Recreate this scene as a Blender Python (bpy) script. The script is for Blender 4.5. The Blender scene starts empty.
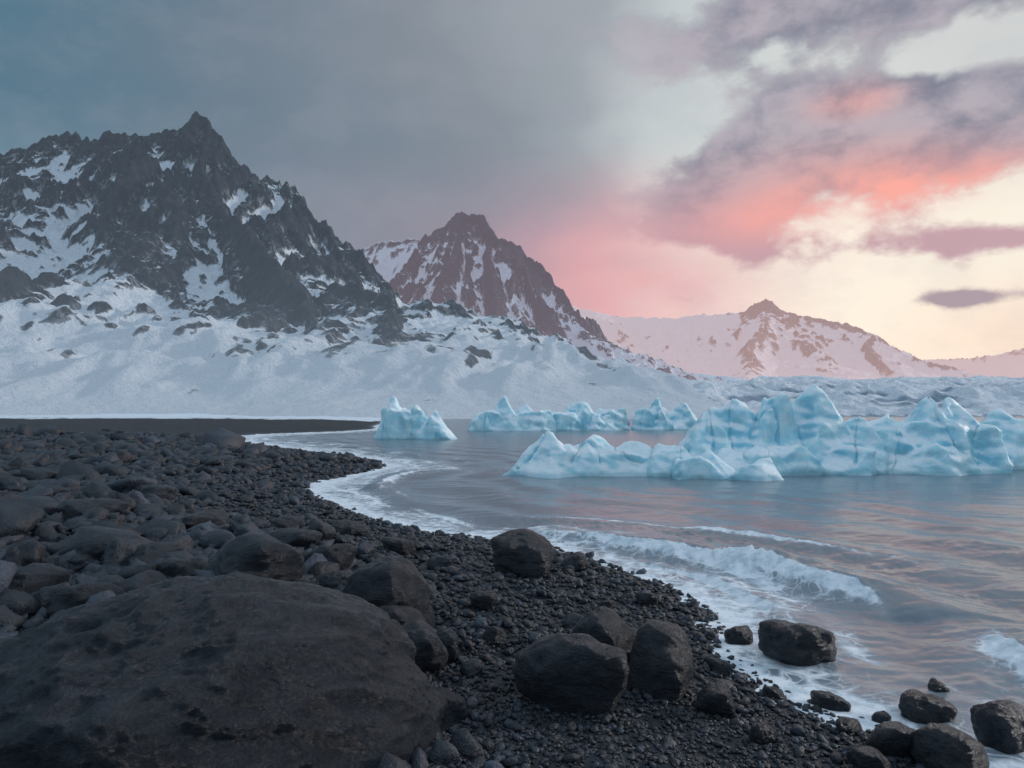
import bpy, bmesh, math, numpy as np
from mathutils import Vector
rng=np.random.default_rng(7)
scene=bpy.context.scene
# ---------------------------------------------------------------- noise
_p=np.random.default_rng(3).permutation(256).astype(np.int32)
PERM=np.concatenate([_p,_p,_p])
_g=np.random.default_rng(4).normal(size=(256,3)); _g/=np.linalg.norm(_g,axis=1)[:,None]
G3=_g.astype(np.float32)
_a=np.random.default_rng(5).uniform(0,2*np.pi,256)
G2=np.stack([np.cos(_a),np.sin(_a)],1).astype(np.float32)
def fade(t): return t*t*t*(t*(t*6-15)+10)
def p2(x,y,seed=0):
    x=np.asarray(x,np.float64)+seed*17.31; y=np.asarray(y,np.float64)+seed*9.77
    xi=np.floor(x).astype(np.int64); yi=np.floor(y).astype(np.int64)
    xf=x-xi; yf=y-yi; u=fade(xf); v=fade(yf)
    def g(i,j):
        h=PERM[(PERM[(xi+i)&255]+yi+j)&255]; gg=G2[h]
        return gg[...,0]*(xf-i)+gg[...,1]*(yf-j)
    a=g(0,0)+(g(1,0)-g(0,0))*u; b=g(0,1)+(g(1,1)-g(0,1))*u
    return (a+(b-a)*v)*1.5
def fbm2(x,y,oct=5,seed=0,gain=.5,lac=2.03):
    s=0;a=1
    for i in range(oct):
        s=s+a*p2(x,y,seed+i); x=x*lac; y=y*lac; a*=gain
    return s
def ridged2(x,y,oct=5,seed=0,gain=.5,lac=2.07):
    s=0;a=1;t=0;w=1
    for i in range(oct):
        n=(1-np.abs(p2(x,y,seed+i)))**2
        s=s+a*n*w; t+=a; w=np.clip(n*1.4,0,1); x=x*lac;y=y*lac;a*=gain
    return s/t
def p3(P,seed=0):
    P=P+seed*13.17
    I=np.floor(P).astype(np.int64); F=P-I; U=fade(F)
    def g(i,j,k):
        h=PERM[(PERM[(PERM[(I[:,0]+i)&255]+I[:,1]+j)&255]+I[:,2]+k)&255]
        gg=G3[h]; return gg[:,0]*(F[:,0]-i)+gg[:,1]*(F[:,1]-j)+gg[:,2]*(F[:,2]-k)
    def lx(j,k):
        a=g(0,j,k); return a+(g(1,j,k)-a)*U[:,0]
    def ly(k):
        a=lx(0,k); return a+(lx(1,k)-a)*U[:,1]
    a=ly(0); return (a+(ly(1)-a)*U[:,2])*1.5
def fbm3(P,oct=4,seed=0,gain=.5):
    s=0;a=1
    for i in range(oct):
        s=s+a*p3(P,seed+i); P=P*2.03; a*=gain
    return s
def sst(a,b,x):
    t=np.clip((x-a)/(b-a),0,1); return t*t*(3-2*t)
def blur(a,r):
    for ax in (0,1):
        p=[(0,0),(0,0)]; p[ax]=(r+1,r); q=np.cumsum(np.pad(a,p,mode='edge'),axis=ax)
        n=a.shape[ax]
        a=(np.take(q,range(2*r+1,2*r+1+n),axis=ax)-np.take(q,range(0,n),axis=ax))/(2*r+1)
    return a
# ---------------------------------------------------------------- mesh helpers
def mesh_from(name,V,F,attrs=None,mat=None,smooth=True):
    me=bpy.data.meshes.new(name)
    V=np.asarray(V,np.float32); F=np.asarray(F,np.int32); n=F.shape[1]
    me.vertices.add(len(V)); me.vertices.foreach_set("co",V.ravel())
    me.loops.add(F.size); me.loops.foreach_set("vertex_index",F.ravel())
    me.polygons.add(len(F))
    me.polygons.foreach_set("loop_start",np.arange(0,F.size,n,dtype=np.int32))
    me.polygons.foreach_set("loop_total",np.full(len(F),n,np.int32))
    me.update(calc_edges=True)
    me.polygons.foreach_set("use_smooth",np.full(len(F),smooth,bool))
    if attrs:
        for k,a in attrs.items():
            at=me.attributes.new(k,'FLOAT','POINT'); at.data.foreach_set("value",np.asarray(a,np.float32).ravel())
    ob=bpy.data.objects.new(name,me); scene.collection.objects.link(ob)
    if mat: me.materials.append(mat)
    return ob
def grid_faces(nr,nc):
    i=np.arange(nr-1)[:,None]*nc+np.arange(nc-1)[None,:]
    return np.stack([i,i+1,i+nc+1,i+nc],-1).reshape(-1,4)
def ico(n):
    bm=bmesh.new(); bmesh.ops.create_icosphere(bm,subdivisions=n,radius=1)
    V=np.array([v.co[:] for v in bm.verts]); F=np.array([[v.index for v in f.verts] for f in bm.faces]); bm.free()
    V/=np.linalg.norm(V,axis=1)[:,None]
    return V,F
# ---------------------------------------------------------------- node helpers
class NT:
    def __init__(s,nt): s.nt=nt; nt.nodes.clear()
    def n(s,t,**k):
        nd=s.nt.nodes.new(t)
        for a,b in k.items(): setattr(nd,a,b)
        return nd
    def put(s,inp,v):
        if isinstance(v,bpy.types.NodeSocket): s.nt.links.new(v,inp)
        elif isinstance(v,tuple) and len(v)==3 and inp.type=='RGBA': inp.default_value=(*v,1)
        else: inp.default_value=v
    def m(s,op,a,b=None,c=None,clamp=False):
        nd=s.n('ShaderNodeMath',operation=op); nd.use_clamp=clamp
        s.put(nd.inputs[0],a)
        if b is not None: s.put(nd.inputs[1],b)
        if c is not None: s.put(nd.inputs[2],c)
        return nd.outputs[0]
    def mix(s,f,a,b,mode='MIX'):
        nd=s.n('ShaderNodeMixRGB',blend_type=mode); s.put(nd.inputs[0],f); s.put(nd.inputs[1],a); s.put(nd.inputs[2],b)
        return nd.outputs[0]
    def ss(s,lo,hi,x):
        nd=s.n('ShaderNodeMapRange',interpolation_type='SMOOTHSTEP')
        a,b=(0,1) if lo<hi else (1,0)
        s.put(nd.inputs[0],x); s.put(nd.inputs[1],min(lo,hi)); s.put(nd.inputs[2],max(lo,hi)); nd.inputs[3].default_value=a; nd.inputs[4].default_value=b
        return nd.outputs[0]
    def noise(s,vec,scale,detail=5,rough=.55,dist=0.):
        nd=s.n('ShaderNodeTexNoise'); s.put(nd.inputs['Vector'],vec)
        nd.inputs['Scale'].default_value=scale; nd.inputs['Detail'].default_value=detail
        nd.inputs['Roughness'].default_value=rough; nd.inputs['Distortion'].default_value=dist
        return nd.outputs[0]
    def noisec(s,vec,scale,detail=3):
        nd=s.n('ShaderNodeTexNoise'); s.put(nd.inputs['Vector'],vec); nd.inputs['Scale'].default_value=scale; nd.inputs['Detail'].default_value=detail
        return nd.outputs[1]
    def vor(s,vec,scale,feature='F1'):
        nd=s.n('ShaderNodeTexVoronoi',feature=feature); s.put(nd.inputs['Vector'],vec); nd.inputs['Scale'].default_value=scale
        return nd.outputs
    def vscale(s,vec,v):
        nd=s.n('ShaderNodeVectorMath',operation='MULTIPLY'); s.put(nd.inputs[0],vec); nd.inputs[1].default_value=v
        return nd.outputs[0]
    def vadd(s,a,b):
        nd=s.n('ShaderNodeVectorMath',operation='ADD'); s.put(nd.inputs[0],a); s.put(nd.inputs[1],b); return nd.outputs[0]
    def ramp(s,f,stops):
        nd=s.n('ShaderNodeValToRGB'); el=nd.color_ramp.elements
        while len(el)<len(stops): el.new(.5)
        for e,(p,c) in zip(el,stops): e.position=p; e.color=(*c,1)
        s.put(nd.inputs[0],f); return nd.outputs[0]
    def bump(s,h,strength=.5,dist=.1,nrm=None):
        nd=s.n('ShaderNodeBump'); s.put(nd.inputs['Height'],h); nd.inputs['Strength'].default_value=strength; nd.inputs['Distance'].default_value=dist
        if nrm is not None: s.put(nd.inputs['Normal'],nrm)
        return nd.outputs[0]
    def attr(s,name):
        return s.n('ShaderNodeAttribute',attribute_name=name).outputs['Fac']
    def pos(s): return s.n('ShaderNodeNewGeometry').outputs['Position']
    def bsdf(s,**k):
        b=s.n('ShaderNodeBsdfPrincipled')
        for a,v in k.items(): s.put(b.inputs[a.replace('_',' ')],v)
        return b
    def out(s,sh):
        o=s.n('ShaderNodeOutputMaterial'); s.nt.links.new(sh,o.inputs[0])
def newmat(name):
    m=bpy.data.materials.new(name); m.use_nodes=True; return m,NT(m.node_tree)
def lin(r,g,b):
    f=lambda c:(c/255/12.92) if c/255<=.04045 else ((c/255+.055)/1.055)**2.4
    return (f(r),f(g),f(b))
# ---------------------------------------------------------------- world
w=bpy.data.worlds.new("sky"); scene.world=w; w.use_nodes=True
w.cycles.sampling_method='MANUAL'; w.cycles.sample_map_resolution=512
t=NT(w.node_tree)
D=t.n('ShaderNodeTexCoord').outputs['Generated']
sep=t.n('ShaderNodeSeparateXYZ'); t.put(sep.inputs[0],D); X,Y,Z=sep.outputs
A=t.m('ARCTAN2',X,Y); E=t.m('ARCSINE',Z)
Ap=t.m('DIVIDE',t.m('ADD',A,math.pi),2*math.pi)
def pa(a): return (a+math.pi)/(2*math.pi)
def add(*xs):
    r=xs[0]
    for q in xs[1:]: r=t.m('ADD',r,q)
    return r
def mul(x,k): return t.m('MULTIPLY',x,k)
def gau(a,e,sa,se):
    x=t.m('DIVIDE',t.m('SUBTRACT',A,a),sa); y=t.m('DIVIDE',t.m('SUBTRACT',E,e),se)
    return t.m('EXPONENT',t.m('MULTIPLY',t.m('ADD',t.m('MULTIPLY',x,x),t.m('MULTIPLY',y,y)),-1.))
Dv=t.vscale(D,(1,1,1.7))
n1=t.noise(Dv,5.0,5,.55,.12)
n2=t.noise(t.vadd(Dv,(3.1,1.7,.4)),11,5,.60,.1)
n3=t.noise(t.vadd(t.vscale(D,(1,1,3.0)),(1.1,5.7,2.4)),2.2,2,.5,.2)
Aw=add(Ap,mul(t.m('SUBTRACT',n3,.5),.06),mul(t.m('SUBTRACT',n1,.5),.025))
Ew=add(E,mul(t.m('SUBTRACT',n1,.5),.08))
back=lin(172,194,216)  # unseen sky behind the camera, brightened to front-light the snow
low=t.ramp(Aw,[(0,back),(pa(-1.5),lin(156,184,206)),(pa(-.6),lin(132,150,164)),(pa(-.2),lin(158,152,164)),(pa(0),lin(208,170,178)),(pa(.1),lin(232,178,180)),(pa(.25),lin(242,212,206)),(pa(.45),lin(255,242,224)),(pa(.62),lin(252,228,208)),(pa(1.0),lin(228,210,206)),(pa(1.8),lin(180,192,208)),(1,back)])
mid=t.ramp(Aw,[(0,back),(pa(-1.5),lin(146,174,200)),(pa(-.6),lin(112,138,154)),(pa(-.3),lin(130,138,152)),(pa(-.1),lin(150,143,156)),(pa(.02),lin(176,152,165)),(pa(.13),lin(216,168,174)),(pa(.25),lin(232,200,196)),(pa(.42),lin(252,240,224)),(pa(.62),lin(248,239,223)),(pa(1.0),lin(215,210,208)),(pa(1.8),lin(178,192,208)),(1,back)])
high=t.ramp(Aw,[(0,back),(pa(-1.5),lin(136,166,190)),(pa(-.6),lin(86,119,138)),(pa(-.3),lin(112,128,143)),(pa(-.05),lin(136,144,154)),(pa(.10),lin(158,165,172)),(pa(.20),lin(194,202,204)),(pa(.45),lin(214,217,214)),(pa(.62),lin(204,206,206)),(pa(1.0),lin(190,200,208)),(pa(1.8),lin(178,192,210)),(1,back)])
col=t.mix(t.ss(.08,.2,Ew),low,mid)
col=t.mix(t.ss(.22,.36,Ew),col,high)
col=t.mix(t.ss(.5,.85,E),col,lin(186,208,228))  # overhead sky, also brightened to lift the ambient light
col=t.mix(mul(t.ss(.40,.68,n2),.14),col,lin(162,164,176))
bias=add(mul(gau(.43,.320,.19,.072),.55),mul(gau(.45,.47,.34,.050),.36),mul(gau(.64,.33,.14,.045),.34),
         mul(gau(.22,.245,.14,.040),.22),mul(gau(.52,.195,.20,.020),.28),mul(gau(.22,.375,.09,.035),-.30),mul(gau(.55,.400,.07,.020),-.28))
cl=t.ss(.57,.76,add(n1,bias,mul(t.m('SUBTRACT',n2,.5),.55)))
right=t.ss(.04,.24,A)
cl=t.m('MULTIPLY',cl,right)
shade=t.ss(.36,.62,add(mul(n2,.75),mul(n1,.25)))
ccol=t.mix(shade,lin(118,121,141),lin(178,170,180))
ccol=t.mix(t.ss(.33,.21,E),ccol,lin(192,153,164))
glow=add(gau(.49,.262,.14,.026),mul(gau(.36,.238,.10,.026),.5),mul(gau(.44,.365,.05,.018),.45),mul(gau(.42,.30,.14,.03),.25))
glow=t.m('MULTIPLY',glow,t.ss(.28,.62,add(mul(n1,.5),mul(n2,.5))))
glow=t.m('MULTIPLY',glow,1.25,clamp=True)
ccol=t.mix(glow,ccol,lin(254,166,150))
col=t.mix(t.m('MULTIPLY',cl,.93),col,ccol)
veil=mul(t.m('MULTIPLY',add(mul(gau(.13,.17,.14,.07),.75),mul(gau(.42,.245,.18,.020),.6)),t.ss(.3,.6,n2)),.5)
col=t.mix(veil,col,lin(244,172,170))
sm=t.ss(.46,.66,t.m('ADD',mul(n2,.75),mul(gau(.548,.128,.062,.0115),.33)))
sm=t.m('MULTIPLY',sm,gau(.548,.128,.075,.016))
col=t.mix(t.m('MULTIPLY',sm,1.3,clamp=True),col,lin(172,154,162))
col=t.mix(t.ss(-.01,-.12,E),col,lin(90,95,105))
sky=t.n('ShaderNodeTexSky',sky_type='NISHITA'); sky.sun_disc=False; sky.sun_elevation=math.radians(16); sky.sun_rotation=math.radians(70)
skyc=t.mix(1.,sky.outputs[0],(0.003,0.003,0.003),'MULTIPLY')
col=t.mix(1.,col,skyc,'ADD')
bg=t.n('ShaderNodeBackground'); t.put(bg.inputs[0],col); bg.inputs[1].default_value=1.0
o=t.n('ShaderNodeOutputWorld'); t.nt.links.new(bg.outputs[0],o.inputs[0])
# ---------------------------------------------------------------- sun
L=bpy.data.lights.new("sun","SUN"); L.energy=1.4; L.angle=math.radians(5); L.color=(1,.93,.90)
so=bpy.data.objects.new("sun",L); scene.collection.objects.link(so)
az,el=math.radians(70),math.radians(16)
d=Vector((math.sin(az)*math.cos(el),math.cos(az)*math.cos(el),math.sin(el)))
so.rotation_euler=d.to_track_quat('Z','Y').to_euler(); so.location=(60,40,50)
# ---------------------------------------------------------------- camera
cam=bpy.data.cameras.new("camera"); cam.lens=26; cam.sensor_width=36; cam.clip_end=20000; cam.clip_start=.05
co=bpy.data.objects.new("camera",cam); scene.collection.objects.link(co); scene.camera=co
co.location=(0,0,2.2); co.rotation_euler=(math.radians(90+2.0),0,0)
# ---------------------------------------------------------------- shoreline
S=np.array([(4.2,-40),(3.9,-6),(3.4,1),(3.0,3.9),(2.75,4.5),(2.42,5.0),(2.15,5.5),(1.93,6.1),(1.85,7.0),(2.1,8.2),(1.8,9.3),(1.22,10.3),(.45,11.8),(-.73,12.8),(-2.1,13.9),(-3.4,15.5),(-4.5,17.5),(-5.7,19.9),(-6.2,22.6),(-5.7,25.4),(-5.0,28.5),(-6.3,32),(-10.3,38),(-15.8,46.5),(-21.5,57),(-22.5,67),(-18,76),(-17,92),(-22,125),(-26,160),(-24,215),(0,236),(80,240),(300,250),(900,280),(3000,320)],float)
def catmull(P,k):
    out=[]
    for i in range(len(P)-1):
        a=P[max(i-1,0)];b=P[i];c=P[i+1];e=P[min(i+2,len(P)-1)]
        for j in range(k):
            u=j/k; out.append(.5*((2*b)+(c-a)*u+(2*a-5*b+4*c-e)*u*u+(-a+3*b-3*c+e)*u**3))
    out.append(P[-1]); return np.array(out)
S2=catmull(S[:32],2); S2=np.vstack([S2,S[32:]])
LP=np.vstack([S2,[(3000,9000),(-9000,9000),(-9000,-40)]])
def sdist(x,y):
    sh=x.shape; x=x.ravel().astype(np.float64); y=y.ravel().astype(np.float64)
    r=np.hypot(x,y); a=np.clip(.02*r,.05,1.6)
    x=x+a*fbm2(x/(a*9),y/(a*9),3,31)*0.8; 
    best=np.full(x.shape,1e18)
    for (ax,ay),(bx,by) in zip(S2[:-1],S2[1:]):
        dx,dy=bx-ax,by-ay; tt=np.clip(((x-ax)*dx+(y-ay)*dy)/(dx*dx+dy*dy),0,1)
        dd=(x-ax-tt*dx)**2+(y-ay-tt*dy)**2; np.minimum(best,dd,out=best)
    ins=np.zeros(x.shape,bool); n=len(LP)
    for i in range(n):
        ax,ay=LP[i];bx,by=LP[(i+1)%n]
        if ay==by: continue
        c=((ay>y)!=(by>y))&(x<(bx-ax)*(y-ay)/(by-ay)+ax); ins^=c
    return (np.sqrt(best)*np.where(ins,1,-1)).reshape(sh)
def snow_edge(x,y): return 128+6*p2(x/22,y/22,3)
def gheight(x,y,sd):
    r=np.hypot(x,y)
    z=np.where(sd>0,.66*(1-np.exp(-sd/8.)),np.maximum(sd*.1,-2.))
    am=np.clip(sd/2.,.1,1)
    z=z+am*(.07*fbm2(x/1.6,y/1.6,3,11)+.05*fbm2(x/.35,y/.35,2,15)*(r<20))
    z=z+np.clip(sd/12,0,1)*.12*fbm2(x/9,y/9,4,17)*sst(6,20,r)
    back=sst(2,60,sd)*(.048*np.clip(y-250,0,None)*sst(900,200,x*.6)+.02*np.clip(y-250,0,None)*sst(200,900,x*.6))
    back=back*(1+.25*fbm2(x/140,y/140,4,21))+sst(10,80,sd)*sst(150,300,y)*2.0*(1+fbm2(x/35,y/60,4,25))
    gl=sst(225,250,y)*sst(.5,6,sd)*sst(-60,0,x)
    cre=ridged2(x/14,y/30,5,27); cre2=ridged2(x/55+.3*p2(x/80,y/80,26),y/26,4,24)
    back=back+gl*(1.3+3.2*cre*sst(260,40,sd))*(.7+.5*p2(x/60,y/60,29))+gl*sst(20,120,sd)*sst(1100,500,y)*(5.5*cre2+1.5*cre)
    return z+np.where(y>130,back,0)
nr,na=820,720
rr=np.concatenate([np.geomspace(.5,2.5,60)[:-1],np.geomspace(2.5,6000,nr-59)])
aa=np.concatenate([np.linspace(-2.4,-.72,90)[:-1],np.linspace(-.72,.72,na-178),np.linspace(.72,2.4,90)[1:]])
R,Az=np.meshgrid(rr,aa,indexing='ij'); gx=R*np.sin(Az); gy=R*np.cos(Az)
sd=sdist(gx,gy); gz=gheight(gx,gy,sd)
snow=sst(-4,4,gy-snow_edge(gx,gy))*(sd>0)
snow=snow*sst(0,2,sd+1.5*p2(gx/7,gy/7,5))
snow=snow-.40*sst(230,300,gy)*sst(90,8,sd)*(ridged2(gx/12,gy/20,4,28))
snow=snow-.55*sst(-60,20,gx)*sst(240,300,gy)*sst(1300,600,gy)*sst(.62,.30,ridged2(gx/55+.3*p2(gx/80,gy/80,26),gy/26,4,24))
snow=snow-.45*sst(-20,-60,gx)*sst(170,130,gy)*sst(.45,.75,ridged2(gx/14,gy/5,3,23))
wet=sst(1.3,.1,sd)
gm,t=newmat("beach_gravel_and_snow")
P=t.pos()
v=t.vor(P,26)
gn=t.noise(P,1.3,4,.65)
gc=t.mix(t.noise(P,60,2,.6),(0.008,.009,.011),(.028,.032,.038))
gc=t.mix(t.ss(.4,.65,gn),gc,(.023,.026,.032))
gs=t.attr("snow"); ns=t.noise(t.vscale(P,(1,.5,1)),.09,6,.7); ns2=t.noise(P,.6,4,.7)
sf=t.ss(.35,.75,t.m('ADD',t.m('MULTIPLY',gs,.85),t.m('MULTIPLY',t.m('SUBTRACT',t.m('ADD',t.m('MULTIPLY',ns,.6),t.m('MULTIPLY',ns2,.4)),.5),.9)))
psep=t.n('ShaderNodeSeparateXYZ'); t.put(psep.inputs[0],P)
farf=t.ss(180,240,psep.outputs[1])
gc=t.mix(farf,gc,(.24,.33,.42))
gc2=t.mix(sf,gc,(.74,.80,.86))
rough=t.m('SUBTRACT',.75,t.m('MULTIPLY',t.attr("wet"),.45))
bn=t.bump(t.m('MULTIPLY',v[0],-1.),.8,.03)
bn=t.bump(t.m('MULTIPLY',ns,farf),1.,8.,bn)
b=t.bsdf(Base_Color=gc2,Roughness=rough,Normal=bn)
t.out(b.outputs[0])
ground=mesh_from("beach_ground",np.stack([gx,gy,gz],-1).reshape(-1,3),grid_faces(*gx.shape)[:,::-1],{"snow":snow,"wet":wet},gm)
# ---------------------------------------------------------------- water
nr,na=1200,760
rr=np.geomspace(2.6,1500,nr); rr=np.concatenate([rr,[2500,6000]])
aa=np.linspace(-.8,1.1,na)
R,Az=np.meshgrid(rr,aa,indexing='ij'); wx=R*np.sin(Az); wy=R*np.cos(Az)
sdw=sdist(wx,wy); Dw=-sdw
def crest(x,y,P,hs,wsea,wsh,seed,trail=1.6):
    P=catmull(np.array(P,float),4); n=len(P)-1
    best=np.full(x.shape,1e9); sg=np.zeros(x.shape); tt_=np.zeros(x.shape)
    xx=x+.16*fbm2(x*.9,y*.9,3,seed); yy=y+.16*fbm2(x*.9,y*.9,3,seed+5)
    for i in range(n):
        ax,ay=P[i];bx,by=P[i+1];dx,dy=bx-ax,by-ay
        u=((xx-ax)*dx+(yy-ay)*dy)/(dx*dx+dy*dy); uc=np.clip(u,0,1)
        qx=xx-ax-uc*dx;qy=yy-ay-uc*dy; d=np.hypot(qx,qy); m=d<best
        best=np.where(m,d,best); sg=np.where(m,np.sign(dx*(yy-ay)-dy*(xx-ax)),sg); tt_=np.where(m,(i+uc)/n,tt_)
    env=np.sin(np.pi*tt_)**.7*(1+.35*p2(tt_*6,tt_*0,seed))
    s=best*sg
    wv=np.where(s>0,wsea,wsh)
    z=hs*env*np.exp(-(s/wv)**2)
    z=z+hs*.35*env*np.exp(-((s+wsh)/.35)**2)*np.abs(fbm2(x*4,y*4,3,seed+8))
    fo=env*(.90*np.exp(-((s+.12)/.13)**2)+.60*sst(.0,-.12,s)*sst(-trail,-.1,s))
    return z,fo
def crest_near(*a):
    z=np.zeros(wx.shape); f=np.zeros(wx.shape); k=(R[:,0]<60)
    z_,f_=crest(wx[k],wy[k],*a); z[k]=z_; f[k]=f_; return z,f
wave=0;foam=0
for P_,h_,a_,b_,sd_,tr in [([(.0,13.9),(1.5,12.4),(2.9,11.),(3.7,9.8),(4.15,8.7),(4.1,7.9)],.22,.9,.26,40,2.3),
    ([(4.9,7.6),(4.6,6.6),(4.2,5.6),(4.1,4.6)],.10,.5,.18,44,1.1),
    ([(-3.4,19.5),(-3.9,22),(-3.5,26),(-2.8,30)],.10,.9,.35,48,1.4),
    ([(-1.6,15.4),(0.6,15.0),(3.2,13.6),(5.2,11.6),(6.2,9.4)],.10,.9,.5,50,.5),
    ([(5.9,9.3),(6.2,8.0),(5.8,6.6)],.08,.7,.4,53,.5),
    ([(7.2,13),(8.3,11),(8.6,9.2)],.08,.8,.5,56,.5),
    ([(1.7,11.0),(2.5,9.9),(2.9,8.6),(2.8,7.6)],.06,.3,.12,58,.5)]:
    z_,f_=crest_near(P_,h_,a_,b_,sd_,tr); wave=wave+z_
    if sd_ in (40,44,58): foam=np.maximum(foam,f_)
    elif sd_ in (48,50): foam=np.maximum(foam,f_*.6)
r=R
ph=Dw*2*np.pi/1.9+2.2*p2(wx/3.2,wy/3.2,60)
sw=.028*np.sin(ph)*sst(.3,2,Dw)*sst(16,5,Dw)
rip=.018*ridged2(wx/1.3+wy*.25,wy/.55,4,62)*sst(.2,2,Dw)*sst(40,10,r)
rip=rip+.012*fbm2(wx/.5,wy/.28,3,66)*sst(.1,1,Dw)*sst(25,8,r)
rip=rip+.020*fbm2(wx/4,wy/1.8,3,70)*sst(1,4,Dw)*sst(90,18,r)
wz=wave+sw+rip-.02
wz=wz+.03*sst(.6,0,Dw)*(.5+p2(wx*1.5,wy*1.5,75))
width=np.clip(1.2+.105*wy,1.4,6.5)*(1+.5*fbm2(wx/2.5,wy/2.5,3,80))*np.where(wy<90,1,.5)
shoref=.66*sst(1,.3,Dw/width)+.4*sst(.28,.02,Dw/width)
lines=sst(.6,1.,np.sin(Dw*2*np.pi/1.2+3.5*p2(wx/2,wy/2,83)))*.35*sst(2.1,.6,Dw/width)
foam=np.clip(np.maximum(foam,shoref)+lines*.7,0,1.15)
foam=np.where(wy>110,foam*.3,foam)
wm,t=newmat("sea_water")
P=t.pos(); f=t.attr("foam")
wp=t.vadd(P,t.vscale(t.noisec(P,1.8,2),(.6,.6,0)))
e1=t.vor(wp,2.6,'DISTANCE_TO_EDGE')[0]; e2=t.vor(wp,8,'DISTANCE_TO_EDGE')[0]
lace=t.m('MAXIMUM',t.m('SUBTRACT',1.,t.m('MULTIPLY',e1,4.5),clamp=True),t.m('SUBTRACT',.85,t.m('MULTIPLY',e2,4.),clamp=True))
nn=t.noise(P,5,5,.7); nl=t.noise(P,1.1,3,.6)
th=t.m('ADD',t.m('ADD',t.m('MULTIPLY',lace,.42),t.m('MULTIPLY',nn,.55)),t.m('MULTIPLY',nl,.5))
ff=t.ss(.0,.42,t.m('SUBTRACT',t.m('ADD',f,t.m('MULTIPLY',th,.95)),1.20))
ff=t.m('MULTIPLY',ff,t.ss(.02,.2,f))
w1=t.noise(t.vscale(P,(.55,1.2,1)),2.6,4,.6,.3); w3=t.noise(t.vscale(P,(.25,.7,1)),.7,3,.5)
wb=t.m('ADD',t.m('MULTIPLY',w1,.55),t.m('MULTIPLY',w3,.5))
wb=t.m('ADD',wb,t.m('MULTIPLY',t.ss(.4,.8,f),t.m('MULTIPLY',nn,.8)))
nb=t.bump(wb,.40,.06)
wc=t.mix(t.ss(0,.8,f),(.150,.185,.215),(.25,.29,.33))
fcol=t.mix(t.ss(.35,.6,nn),(.54,.62,.68),(.84,.88,.91))
wc=t.mix(ff,wc,fcol)
b=t.bsdf(Base_Color=wc,Roughness=t.m('ADD',.20,t.m('MULTIPLY',ff,.6)),IOR=1.40,Normal=nb)
t.out(b.outputs[0])
F=grid_faces(*wx.shape)[:,::-1]; keep=(sdw.ravel()[F].min(1)<1.2); F=F[keep]
used=np.unique(F); mp=np.full(wx.size,-1); mp[used]=np.arange(len(used))
V=np.stack([wx,wy,wz],-1).reshape(-1,3)[used]
water=mesh_from("sea_water",V,mp[F],{"foam":foam.ravel()[used]},wm)
# ---------------------------------------------------------------- mountains
def mountain_mat(name,rockc,snowc,haze_glow,haze_amt,mist_glow,sb=.35,na_=1.2):
    m,t=newmat(name); P=t.pos()
    r=t.attr("rock")
    a=t.noise(P,.06,6,.66); b_=t.noise(t.vscale(P,(1,1,.45)),.22,6,.70)
    k=t.m('ADD',r,t.m('MULTIPLY',t.m('SUBTRACT',t.m('ADD',t.m('MULTIPLY',a,.5),t.m('MULTIPLY',b_,.5)),.5),na_))
    rf=t.ss(.41,.57,k)
    rc=t.mix(t.ss(.3,.7,b_),tuple(c*.4 for c in rockc),tuple(c*1.6 for c in rockc))
    rc=t.mix(t.m('MULTIPLY',t.ss(.50,.66,b_),t.ss(1.15,.65,k)),rc,tuple(.58*q for q in snowc))
    c=t.mix(rf,snowc,rc)
    bh=t.m('MULTIPLY',t.m('ADD',a,b_),t.m('ADD',sb,rf))
    bn=t.bump(bh,1.,8.)
    b=t.bsdf(Base_Color=c,Roughness=.85,Normal=bn); b.inputs['Specular IOR Level'].default_value=.2
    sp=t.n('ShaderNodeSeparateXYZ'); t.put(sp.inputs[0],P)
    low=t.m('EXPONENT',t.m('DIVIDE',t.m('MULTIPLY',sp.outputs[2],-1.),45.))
    hf=t.m('ADD',haze_amt,t.m('MULTIPLY',low,mist_glow),clamp=True)
    em=t.n('ShaderNodeEmission'); t.put(em.inputs[0],haze_glow)  # aerial haze and mist painted as surface glow, stronger near the foot
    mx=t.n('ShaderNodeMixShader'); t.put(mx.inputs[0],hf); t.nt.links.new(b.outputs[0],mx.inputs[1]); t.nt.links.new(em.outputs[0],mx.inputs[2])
    t.out(mx.outputs[0]); return m
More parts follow.
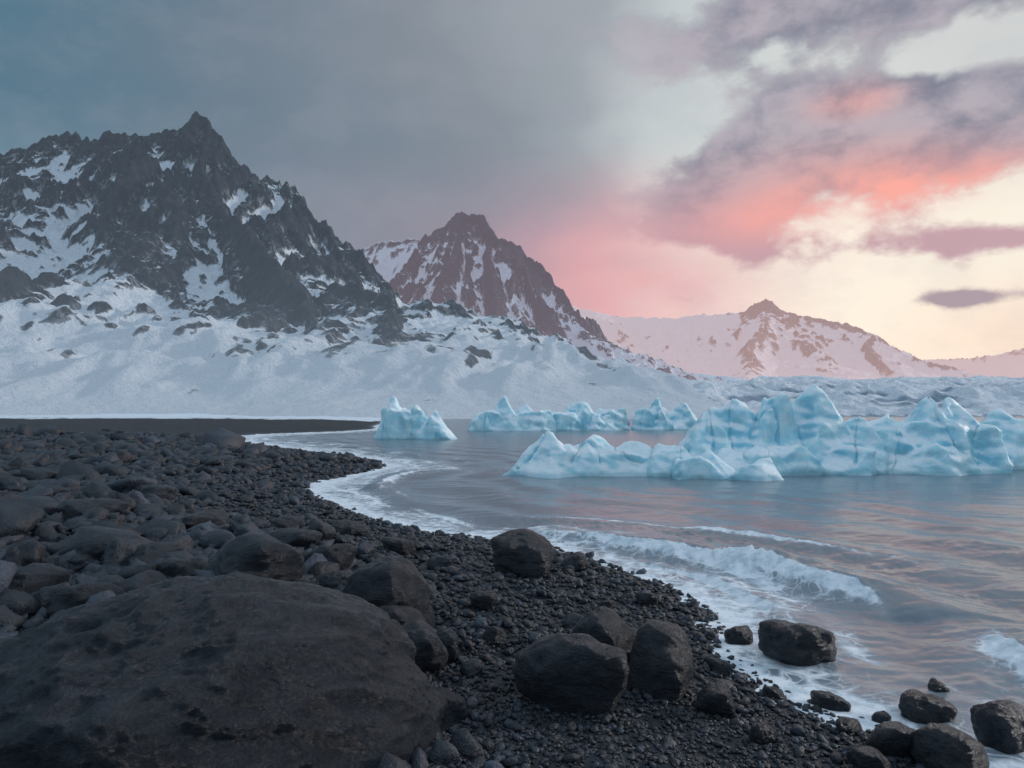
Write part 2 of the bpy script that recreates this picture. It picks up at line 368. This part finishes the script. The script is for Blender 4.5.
def mountain(name,x0,x1,y0,y1,step,ridges,k,foot,amp,wl,rockbias,mat,seed,lowrock=0.,gul=0.,cs=3.,warp=.08,snowline=0,meso=.24,lowrel=0.):
    xs=np.arange(x0,x1,step); ys=np.arange(y0,y1,step)
    x,y=np.meshgrid(xs,ys)
    wx_=x+wl*warp*fbm2(x/wl*1.6,y/wl*1.6,4,seed+50); wy_=y+wl*warp*fbm2(x/wl*1.6,y/wl*1.6,4,seed+57)
    H=np.zeros(x.shape); RB=np.zeros(x.shape); DR=np.full(x.shape,1e9); T=np.zeros(x.shape); RS=np.zeros(x.shape)
    off=0
    for rd in ridges:
        pts,rw,kk=rd[:3]; rwid=rd[3] if len(rd)>3 else 0
        pts=np.array(pts,float); off+=500
        for a,b in zip(pts[:-1],pts[1:]):
            dx,dy=b[0]-a[0],b[1]-a[1]; Ls=math.hypot(dx,dy)
            u=np.clip(((wx_-a[0])*dx+(wy_-a[1])*dy)/(dx*dx+dy*dy),0,1)
            d=np.hypot(wx_-a[0]-u*dx,wy_-a[1]-u*dy); zr=a[2]+(b[2]-a[2])*u
            h=zr*np.exp(-d/(kk*k*np.maximum(zr,8)))
            m=h>H; H=np.where(m,h,H)
            RB=np.where(m,rw*np.exp(-d/(wl*.9)),RB); DR=np.where(m,d,DR); T=np.where(m,off+u*Ls,T)
            if rwid: RS=np.maximum(RS,sst(rwid*1.35,rwid*.5,d))
            off+=Ls
    hm=H.max()
    fm=sst(foot[0],foot[1],y+25*p2(x/80,y/80,seed+9)); H=H*fm
    env=np.clip(H/hm*1.8,0,1)
    rg=ridged2(wx_/wl,wy_/wl,7,seed,.52)-.52
    cr=np.clip(.05+DR/(wl*.7),0,1)
    det=fbm2(x/(wl*.13),y/(wl*.13),4,seed+20)
    Tw=T+10*p2(x/30,y/30,seed+72)
    g=ridged2(Tw/(wl*.40),DR/(wl*3.),4,seed+70)-.5
    H2=H+amp*env*rg*cr+amp*.075*env*det*(.4+np.clip(RB,0,1))+gul*env*g*sst(.08,.6,DR/wl)
    H2=H2+amp*meso*env*(ridged2(wx_/(wl*.26),wy_/(wl*.26),4,seed+80)-.5)*sst(.05,.3,DR/wl)
    H2=H2+sst(2,20,H)*(1.8*ridged2(Tw/14,DR/90,3,seed+90)+1.2*fbm2(x/18,y/18,3,seed+93))*(wl/125)
    # ribs and hollows running down the lower snow slopes
    if lowrel: H2=H2+lowrel*sst(3,18,H)*sst(110,50,H)*(ridged2(x/34+.4*p2(x/50,y/50,seed+97),y/120,4,seed+96)-.5)
    gyv,gxv=np.gradient(H2,step); sl=np.hypot(gxv,gyv)
    r1=max(2,int(wl*.05/step)); r2=max(3,int(wl*.16/step))
    cv=np.clip((H2-blur(blur(H2,r1),r1))/cs,-1,1)*.5+np.clip((H2-blur(blur(H2,r2),r2))/(cs*3),-1,1)*.5
    cv=cv*sst(.25,.65,blur(sl,r1))
    st=ridged2(Tw/(wl*.09),DR/(wl*1.1),3,seed+95)-.5
    rock=.50*sst(.55,1.3,sl)+RB*.32+rockbias+.22*fbm2(x/wl*1.6,y/wl*1.6,4,seed+33)+.50*cv+.20*st
    rock=rock+RS*(.36+.10*st)*sst(3,14,H)
    rock=rock*np.maximum(sst(2+snowline*.4,22+snowline,H+10*p2(x/50,y/50,seed+35)),RS)
    rock=rock+lowrock*sst(75,8,H)*(.30+.9*fbm2(x/12,y/45,4,seed+44)+.5*fbm2(x/60,y/60,2,seed+48)+.6*st)*fm
    V=np.stack([x,y,H2-3.*(1-fm)],-1).reshape(-1,3)
    return mesh_from(name,V,grid_faces(*x.shape),{"rock":rock},mat)
m1=mountain_mat("near_mountain_rock_snow_haze_glow",(.040,.046,.058),(.82,.87,.92),lin(146,164,183),.15,.20,.5)
m2=mountain_mat("mid_mountain_rock_snow_haze_glow",(.036,.044,.060),(.84,.86,.91),lin(188,176,192),.24,.40,.5,1.4)
m3=mountain_mat("far_mountain_rock_snow_haze_glow",(.11,.08,.08),(.82,.80,.82),lin(232,196,196),.44,.28)  # rock lightened and pinked so the base colour carries distance haze
m4=mountain_mat("distant_mountain_snow_haze_glow",(.2,.14,.14),(.82,.78,.80),lin(240,198,192),.55,.2)  # paler, pinker rock and snow stand in for thicker haze
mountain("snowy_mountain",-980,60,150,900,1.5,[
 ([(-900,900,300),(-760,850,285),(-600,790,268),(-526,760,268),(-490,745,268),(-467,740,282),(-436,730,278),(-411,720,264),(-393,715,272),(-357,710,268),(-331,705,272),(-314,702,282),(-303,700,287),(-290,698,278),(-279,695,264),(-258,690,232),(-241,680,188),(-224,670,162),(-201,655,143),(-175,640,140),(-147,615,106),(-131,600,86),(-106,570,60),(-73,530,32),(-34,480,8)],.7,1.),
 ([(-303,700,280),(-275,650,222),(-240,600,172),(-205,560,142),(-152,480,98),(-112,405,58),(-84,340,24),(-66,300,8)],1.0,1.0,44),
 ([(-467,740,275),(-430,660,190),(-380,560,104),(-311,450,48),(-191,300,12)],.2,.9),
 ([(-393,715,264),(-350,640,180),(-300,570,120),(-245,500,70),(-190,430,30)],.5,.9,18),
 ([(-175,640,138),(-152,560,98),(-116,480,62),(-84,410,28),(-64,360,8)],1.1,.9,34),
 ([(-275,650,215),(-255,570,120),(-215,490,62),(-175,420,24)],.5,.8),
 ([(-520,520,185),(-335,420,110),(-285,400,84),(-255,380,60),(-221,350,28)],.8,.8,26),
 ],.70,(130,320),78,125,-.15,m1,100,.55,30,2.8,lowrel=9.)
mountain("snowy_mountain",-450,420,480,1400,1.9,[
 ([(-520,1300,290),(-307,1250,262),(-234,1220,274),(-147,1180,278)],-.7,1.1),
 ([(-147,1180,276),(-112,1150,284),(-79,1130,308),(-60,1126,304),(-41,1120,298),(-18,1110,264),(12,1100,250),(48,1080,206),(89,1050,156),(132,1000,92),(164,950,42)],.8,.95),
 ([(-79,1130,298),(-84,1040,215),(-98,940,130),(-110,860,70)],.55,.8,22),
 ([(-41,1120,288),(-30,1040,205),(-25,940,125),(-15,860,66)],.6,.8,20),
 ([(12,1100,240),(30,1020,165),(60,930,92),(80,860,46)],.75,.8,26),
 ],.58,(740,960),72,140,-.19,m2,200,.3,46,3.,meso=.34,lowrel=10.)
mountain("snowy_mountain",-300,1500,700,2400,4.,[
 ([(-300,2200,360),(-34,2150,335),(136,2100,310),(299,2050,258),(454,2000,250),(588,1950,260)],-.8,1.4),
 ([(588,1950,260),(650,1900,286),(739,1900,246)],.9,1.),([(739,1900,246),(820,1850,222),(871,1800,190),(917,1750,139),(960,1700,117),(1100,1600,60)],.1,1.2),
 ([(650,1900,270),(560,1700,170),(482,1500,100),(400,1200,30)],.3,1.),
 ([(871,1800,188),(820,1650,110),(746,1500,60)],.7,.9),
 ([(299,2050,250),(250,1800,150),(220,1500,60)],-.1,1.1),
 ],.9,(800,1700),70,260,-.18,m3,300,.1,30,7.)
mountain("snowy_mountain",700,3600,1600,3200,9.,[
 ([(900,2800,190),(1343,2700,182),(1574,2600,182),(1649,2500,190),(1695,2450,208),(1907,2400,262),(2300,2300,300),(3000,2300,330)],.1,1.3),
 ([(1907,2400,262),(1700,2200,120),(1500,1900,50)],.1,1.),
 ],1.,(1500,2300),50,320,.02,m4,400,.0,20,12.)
# ---------------------------------------------------------------- icebergs
im,t=newmat("glacier_ice")
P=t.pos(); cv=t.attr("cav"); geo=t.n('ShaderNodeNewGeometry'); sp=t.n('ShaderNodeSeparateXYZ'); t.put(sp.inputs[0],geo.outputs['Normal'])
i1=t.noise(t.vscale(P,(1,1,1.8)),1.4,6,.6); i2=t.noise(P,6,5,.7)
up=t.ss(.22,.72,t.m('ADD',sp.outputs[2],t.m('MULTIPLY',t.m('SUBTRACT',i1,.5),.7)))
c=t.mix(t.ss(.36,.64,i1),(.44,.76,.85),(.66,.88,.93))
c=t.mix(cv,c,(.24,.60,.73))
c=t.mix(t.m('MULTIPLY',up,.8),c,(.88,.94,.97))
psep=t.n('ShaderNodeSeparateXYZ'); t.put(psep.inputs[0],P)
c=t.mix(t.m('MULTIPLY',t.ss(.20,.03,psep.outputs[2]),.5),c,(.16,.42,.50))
bn=t.bump(t.m('ADD',i1,t.m('MULTIPLY',i2,.35)),.5,.18)
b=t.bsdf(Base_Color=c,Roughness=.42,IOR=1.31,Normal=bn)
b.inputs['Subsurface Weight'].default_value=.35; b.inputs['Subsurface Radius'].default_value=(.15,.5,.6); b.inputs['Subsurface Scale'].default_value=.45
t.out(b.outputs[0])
def iceberg(lumps,step,seed):
    rg=np.random.default_rng(seed)
    L_=[tuple(l)+((0,) if len(l)==5 else ()) for l in lumps]; LA=np.array(L_,float)
    x0=(LA[:,0]-LA[:,2]).min()-1; x1=(LA[:,0]+LA[:,2]).max()+1; y0=(LA[:,1]-LA[:,3]).min()-1; y1=(LA[:,1]+LA[:,3]).max()+1
    x,y=np.meshgrid(np.arange(x0,x1,step),np.arange(y0,y1,step))
    sc=max(1.,step/.04)**.6
    wx_=x+.22*sc*fbm2(x/1.7/sc,y/1.7/sc,2,seed)+.015*sc*p2(x*3/sc,y*3/sc,seed+9); wy_=y+.22*sc*fbm2(x/1.7/sc,y/1.7/sc,2,seed+4)+.015*sc*p2(x*3/sc,y*3/sc,seed+13)
    ks=8.; acc=np.zeros(x.shape)
    for cx,cy,rx,ry,h,slab in L_:
        K=7 if not slab else 8; hl=np.full(x.shape,99.); a0=rg.uniform(0,6.28); kk=9/sc
        for k in range(K):
            a=a0+k*2*np.pi/K+rg.uniform(-.3,.3); ct,st=math.cos(a),math.sin(a)
            e=((wx_-cx)/rx*ct+(wy_-cy)/ry*st)/rg.uniform(.85,1.0)
            f_=rg.choice([.5,.65,.8]) if slab else rg.choice([.0,.1,.25,.45,.65])
            pl_=h*(1.-(e-f_)/(1-f_)); hl=-np.logaddexp(-hl*kk,-pl_*kk)/kk
        tx,ty=rg.uniform(-1,1),rg.uniform(-.6,.3)
        top=h*((1. if slab else 1.05)+(.25 if slab else .45)*((wx_-cx)/rx*tx+(wy_-cy)/ry*ty))
        hl=-np.logaddexp(-hl*kk,-top*kk)/kk
        acc+=np.exp(np.clip(ks*np.maximum(hl,-6),-60,60))
    H=np.log(acc)/ks
    ed=np.clip((H+.2)/.8,0,1)
    s1=(1-np.abs(p2(wx_/1.35/sc,wy_/1.0/sc,seed+20)))**2
    s2=(1-np.abs(p2(wx_/.5/sc,wy_/.42/sc,seed+25)))**2
    s3=fbm2(x/.22/sc,y/.22/sc,3,seed+28)
    carve=(.30*(1-s1)+.06*(1-s2))*sc*ed+.010*sc*s3
    crv=sst(.05,0,np.abs(p2(wx_/1.6/sc,wy_/2.4/sc,seed+36)))*.13*sc*ed
    H2=np.maximum(H-carve-crv+.06,-.8)
    F=grid_faces(*x.shape); keep=H2.ravel()[F].max(1)>-.5; F=F[keep]
    used=np.unique(F); mp=np.full(x.size,-1); mp[used]=np.arange(len(used))
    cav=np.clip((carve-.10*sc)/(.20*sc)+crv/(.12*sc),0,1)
    gy_,gx_=np.gradient(H2,step); s=np.hypot(gx_,gy_)+1e-6; k_=np.clip(s-.8,0,2)/2
    und=.15*sc*fbm2(x*.8/sc+H2*.8,H2*1.7/sc+y*.5,3,seed+31)*k_
    X_=x-gx_/s*und; Y_=y-gy_/s*und
    V=np.stack([X_,Y_,H2],-1).reshape(-1,3)[used]
    return mesh_from("iceberg",V,mp[F],{"cav":cav.ravel()[used]},im)
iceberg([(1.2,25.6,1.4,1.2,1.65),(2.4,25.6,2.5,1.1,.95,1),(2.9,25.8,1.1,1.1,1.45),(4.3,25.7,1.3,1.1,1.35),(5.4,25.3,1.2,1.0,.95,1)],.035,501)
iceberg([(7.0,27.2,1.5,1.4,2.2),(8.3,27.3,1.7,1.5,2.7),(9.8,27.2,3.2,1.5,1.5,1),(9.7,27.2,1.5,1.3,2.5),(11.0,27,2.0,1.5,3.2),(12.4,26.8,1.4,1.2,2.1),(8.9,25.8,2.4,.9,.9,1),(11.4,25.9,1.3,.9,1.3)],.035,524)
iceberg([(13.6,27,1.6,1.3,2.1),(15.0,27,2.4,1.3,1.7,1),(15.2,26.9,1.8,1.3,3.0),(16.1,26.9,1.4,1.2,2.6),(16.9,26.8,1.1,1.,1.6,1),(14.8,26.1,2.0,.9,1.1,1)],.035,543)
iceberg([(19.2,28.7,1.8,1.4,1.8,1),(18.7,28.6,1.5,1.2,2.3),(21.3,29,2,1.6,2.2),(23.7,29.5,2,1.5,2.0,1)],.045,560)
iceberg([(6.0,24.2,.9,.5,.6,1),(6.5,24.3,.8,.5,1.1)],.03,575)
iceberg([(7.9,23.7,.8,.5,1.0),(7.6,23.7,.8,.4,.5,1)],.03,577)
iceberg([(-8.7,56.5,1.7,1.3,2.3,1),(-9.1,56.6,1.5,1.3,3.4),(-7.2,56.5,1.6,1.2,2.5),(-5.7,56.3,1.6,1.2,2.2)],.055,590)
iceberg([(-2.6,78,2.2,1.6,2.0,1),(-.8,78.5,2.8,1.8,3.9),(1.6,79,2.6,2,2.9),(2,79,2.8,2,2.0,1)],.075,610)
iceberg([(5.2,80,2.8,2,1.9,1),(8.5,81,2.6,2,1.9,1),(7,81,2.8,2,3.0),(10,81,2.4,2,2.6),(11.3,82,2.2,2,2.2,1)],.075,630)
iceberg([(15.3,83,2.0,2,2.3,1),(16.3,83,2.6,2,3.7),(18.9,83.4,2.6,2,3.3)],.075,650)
# ---------------------------------------------------------------- rocks
def rock_mat(name,base,rough,bs,bd,fancy=True):
    m,t=newmat(name); 
    P=t.pos(); tint=t.attr("tint")
    a=t.noise(P,2.6,4,.65,.3 if fancy else 0.); b_=t.noise(P,42,4,.75)
    c=t.mix(t.ss(.3,.7,a),tuple(q*.75 for q in base),tuple(q*1.25 for q in base))
    c=t.mix(t.m('MULTIPLY',t.ss(.5,.70,b_),.5),c,tuple(q*2.8 for q in base))
    if fancy:
        c_=t.noise(t.vscale(P,(1.,.55,2.6)),7,7,.78,.35)
        c=t.mix(t.m('MULTIPLY',t.ss(.54,.66,c_),.40),c,tuple(q*2.4 for q in base))
        h=t.m('ADD',t.m('MULTIPLY',b_,.28),t.m('MULTIPLY',c_,1.1))
    else:
        c_=t.noise(P,9,5,.65)
        h=t.m('ADD',t.m('MULTIPLY',b_,.22),t.m('MULTIPLY',c_,1.6))
    c=t.mix(1.,c,t.ramp(tint,[(0,(.5,.5,.52)),(.5,(1,1,1)),(.9,(1.9,1.9,1.9)),(1,(2.8,2.8,2.8))]),'MULTIPLY')
    bn=t.bump(h,bs,bd)
    b=t.bsdf(Base_Color=c,Roughness=t.m('ADD',rough,t.m('MULTIPLY',t.m('SUBTRACT',b_,.5),.6)),Normal=bn)
    t.out(b.outputs[0]); return m
rmB=rock_mat("basalt_boulder",(.0085,.0128,.0195),.36,1.,.07)
rmS=rock_mat("basalt_stones",(.0140,.0190,.0270),.44,.8,.04,False)
def rock_shape(dirs,rg,K=12,p=9,nz=.10,planes=None,cmin=.70):
    if planes is None:
        n=rg.normal(size=(K,3)); n/=np.linalg.norm(n,axis=1)[:,None]
        c=rg.uniform(cmin,1.0,K)
        extra=np.array([[1,0,0],[-1,0,0],[0,1,0],[0,-1,0],[0,0,1],[0,0,-1]],float)
        n=np.vstack([n,extra]); c=np.concatenate([c,np.ones(6)])
    else:
        q=np.array(planes,float); n=q[:,:3]/np.linalg.norm(q[:,:3],axis=1)[:,None]; c=q[:,3]
    s=np.zeros(len(dirs))
    for nn_,cc in zip(n,c): s+=np.maximum(0,dirs@nn_/cc)**p
    r=s**(-1./p)
    V=dirs*r[:,None]
    off=rg.uniform(0,50,3)
    V=V*(1+nz*fbm3(V*1.5+off,3,0))[:,None]
    return V
I7=ico(7); I5=ico(5)
def gz_at(x,y):
    x=np.atleast_1d(np.array(x,float)); y=np.atleast_1d(np.array(y,float)); s_=sdist(x,y); return gheight(x,y,s_)
RA=np.array([[.80,.52,-.30],[-.50,.85,.15],[.33,.03,.94]])
def boulder(x,y,w_,h_,seed,dep=None,rot=0,sink=.22,base=None,K=10,p=9,nz=.1,planes=None,z=None,tint=.5,fine=.014,grain=.0,gf=(2.2,6.5,9.)):
    rg=np.random.default_rng(seed); dirs,F=base or I5
    V=rock_shape(dirs,rg,K,p,nz,planes,.72)
    if planes is None:
        V=V/np.abs(V).max(0)
    dep=dep or w_*.85
    V=V*np.array([w_/2,dep/2,h_*.56])
    s=max(w_,h_)
    if grain:
        Q=V@RA.T/s*np.array(gf)
        g_=0;am=1.
        for k in range(5):
            g_=g_+am*(1-np.abs(p3(Q+.35*p3(Q*.7,40)[:,None],20+k+seed))*2.2); Q=Q*2.1; am*=.55
        V=V+dirs*(grain*s*(g_-1.2))[:,None]
    V=V+dirs*(fine*s*fbm3(V/s*np.array([5,5,9])+seed,5,3,.55))[:,None]
    c_,s_=math.cos(rot),math.sin(rot); V=V@np.array([[c_,s_,0],[-s_,c_,0],[0,0,1]])
    zz=max(float(gz_at(x,y)[0]),-.05) if z is None else z
    V=V+np.array([x,y,zz+h_*(.5-sink*.5)-.02])
    return mesh_from("boulder",V,F,{"tint":np.full(len(V),tint)},rmB)
pl=[(-.1,.05,1,.92),(-.45,.0,1,.86),(-.8,-.1,.7,.88),(.42,-.08,1,.84),(.8,-.1,.6,.84),(1,-.15,.1,.97),(.15,-.45,1,.84),(-.35,-.5,.9,.86),(.6,-.7,.5,.86),(-1,0,.1,1.0),(0,1,.1,1),(0,-1,.1,1),(0,0,-1,1),(.2,.7,.7,.85),(-.6,.8,.1,.95),(.8,.6,.2,.90)]
boulder(-1.93,4.75,3.05,1.55,11,dep=2.7,base=I7,planes=pl,p=24,nz=.05,z=-.36,fine=.008,sink=.1,grain=.0125,gf=(3.2,8.,11.),tint=.58)
BL=[(-2.7,7.9,1.2,.66,21,.15),(-1.22,7.2,1.05,.72,22,-.3),(.37,5.35,.80,.54,23,.1),(.80,6.0,.58,.56,24,.4),(1.13,5.7,.58,.56,25,-.4),
(.16,9.6,.88,.60,26,0),(2.50,6.7,.70,.42,27,.2),(2.15,7.15,.3,.22,28,0),(2.36,5.6,.28,.16,29,0),(3.0,5.45,.40,.25,30,.3),(2.4,4.8,.38,.24,31,.2),
(2.72,4.62,.46,.28,32,.5),(3.3,5.0,.40,.34,33,.2),(2.3,5.15,.2,.13,34,0),(.85,10.1,.48,.28,35,0),(-.58,6.1,.32,.28,36,0),(-.74,5.75,.64,.38,37,-.7),
(-.95,6.5,.62,.36,38,-.3),(-3.1,10.2,1.0,.42,39,.2),(-1.5,6.6,.6,.4,40,.4),(-4.2,8.6,.8,.42,41,-.2),
(-3.9,6.9,.7,.36,44,.5),(1.45,5.35,.28,.22,45,0),(-2.2,9.,.6,.35,47,.6),(1.3,6.6,.24,.16,48,0),(-.45,5.0,.34,.22,50,.1),(2.62,5.35,.15,.1,51,0),
(2.0,5.75,.2,.13,52,0),(1.75,6.3,.22,.14,53,.4),(3.4,6.0,.2,.12,54,.4),(2.9,4.95,.2,.14,55,.2),(1.5,8.3,.26,.18,56,.1),(1.0,7.9,.22,.15,57,.7),(-.3,7.6,.3,.2,58,.3),(-1.9,8.2,.5,.3,59,.1),
(-.15,6.6,.26,.18,60,.1),(-.9,9.4,.4,.26,61,.5),(-1.6,10.5,.5,.3,62,.1),(2.15,4.5,.24,.17,63,.1),(1.62,4.9,.2,.14,64,.6),
(-5.2,9.4,.9,.42,65,.2),(-5.0,12.2,.9,.40,66,.7),(-6.9,12.2,1.0,.45,67,.1),(-2.7,12.3,.7,.34,68,.4),(-7.6,15.8,1.1,.45,69,.3),(-4.7,7.3,.7,.36,70,.9),(-3.6,8.0,.55,.3,71,.2),(-5.9,10.6,.7,.34,72,.4),(-3.9,12.9,.6,.3,73,.1)]
for (x,y,w_,h_,sd_,ro) in BL:
    boulder(x,y,w_,h_,sd_,rot=ro,K=11,p=4.2 if sd_%3 else 6.5,nz=.13,tint=.5+.1*(sd_%2),fine=.010,grain=.005)
def scatter(name,N,r0,r1,a0,a1,sizef,level,seed,accept,flat=.62,nshape=14,pp=(6,12)):
    rg=np.random.default_rng(seed); dirs,F=ico(level)
    shapes=[rock_shape(dirs,rg,7,pp[k%2],.14,None,.5 if level>1 else .68) for k in range(nshape)]
    r_=np.exp(rg.uniform(np.log(r0),np.log(r1),N)); a_=rg.uniform(a0,a1,N); x=r_*np.sin(a_); y=r_*np.cos(a_)
    s_=sdist(x,y); k=accept(x,y,s_,r_,rg)&(((x+1.93)/1.6)**2+((y-4.75)/1.35)**2>.9); x,y,s_,r_=x[k],y[k],s_[k],r_[k]
    z=gheight(x,y,s_); sz=sizef(r_,s_,x,y,rg); n=len(x)
    which=rg.integers(0,nshape,n); rot=rg.uniform(0,6.28,n); tx=rg.normal(0,.35,n); ty=rg.normal(0,.35,n)
    tint=np.clip(rg.normal(.45,.26,n),0,1); tint=np.where(rg.random(n)<.05,rg.uniform(.85,1,n),tint)
    SH=np.array(shapes)[which]
    SH=SH*np.stack([sz*rg.uniform(.85,1.4,n),sz*rg.uniform(.7,1.0,n),sz*flat*rg.uniform(.7,1.25,n)],-1)[:,None,:]
    c,s=np.cos(tx)[:,None],np.sin(tx)[:,None]; Y_=SH[...,1]*c-SH[...,2]*s; Z_=SH[...,1]*s+SH[...,2]*c
    c,s=np.cos(ty)[:,None],np.sin(ty)[:,None]; X_=SH[...,0]*c+Z_*s; Z_=-SH[...,0]*s+Z_*c
    c,s=np.cos(rot)[:,None],np.sin(rot)[:,None]; X2=X_*c-Y_*s; Y2=X_*s+Y_*c
    V=np.stack([X2+x[:,None],Y2+y[:,None],Z_+(z+sz*flat*.45)[:,None]],-1).reshape(-1,3)
    FF=(F[None]+(np.arange(n)*len(dirs))[:,None,None]).reshape(-1,3)
    return mesh_from(name,V,FF,{"tint":np.repeat(tint,len(dirs))},rmS)
def szp(r,s,x,y,rg):
    return np.clip(r*.0042,.014,.13)*np.exp(rg.normal(0,.38,len(r)))*(.75+.75*sst(1.5,4.5,s+p2(x,y,90)))
scatter("beach_pebbles",84000,3.3,60,-.78,.72,szp,1,71,lambda x,y,s,r,rg:(s>-.05-.25*rg.random(len(x)))&((s<9)|(rg.random(len(x))<.7)))
def szm(r,s,x,y,rg):
    return np.clip(r*.0078,.035,.12)*np.exp(rg.normal(0,.52,len(r)))*(.55+.6*sst(1,5,s))
scatter("beach_stones",15000,3.6,60,-.8,.72,szm,2,72,lambda x,y,s,r,rg:(s>-.25)&(rg.random(len(x))<(.13+.87*sst(1.2+.06*r,3.2+.1*r,s+1.2*p2(x/1.5,y/1.5,92)))),flat=.72,nshape=30,pp=(7,14))
def szl(r,s,x,y,rg):
    return np.clip(r*.0125,.1,.16)*np.exp(rg.normal(0,.38,len(r)))
scatter("beach_rocks",520,6,22,-.8,.1,szl,4,73,lambda x,y,s,r,rg:(s>2.2+.05*r)&(rg.random(len(x))<.8),flat=.78,nshape=30,pp=(8,18))
scene.view_settings.view_transform='Standard'; scene.view_settings.look='None'; scene.view_settings.exposure=0
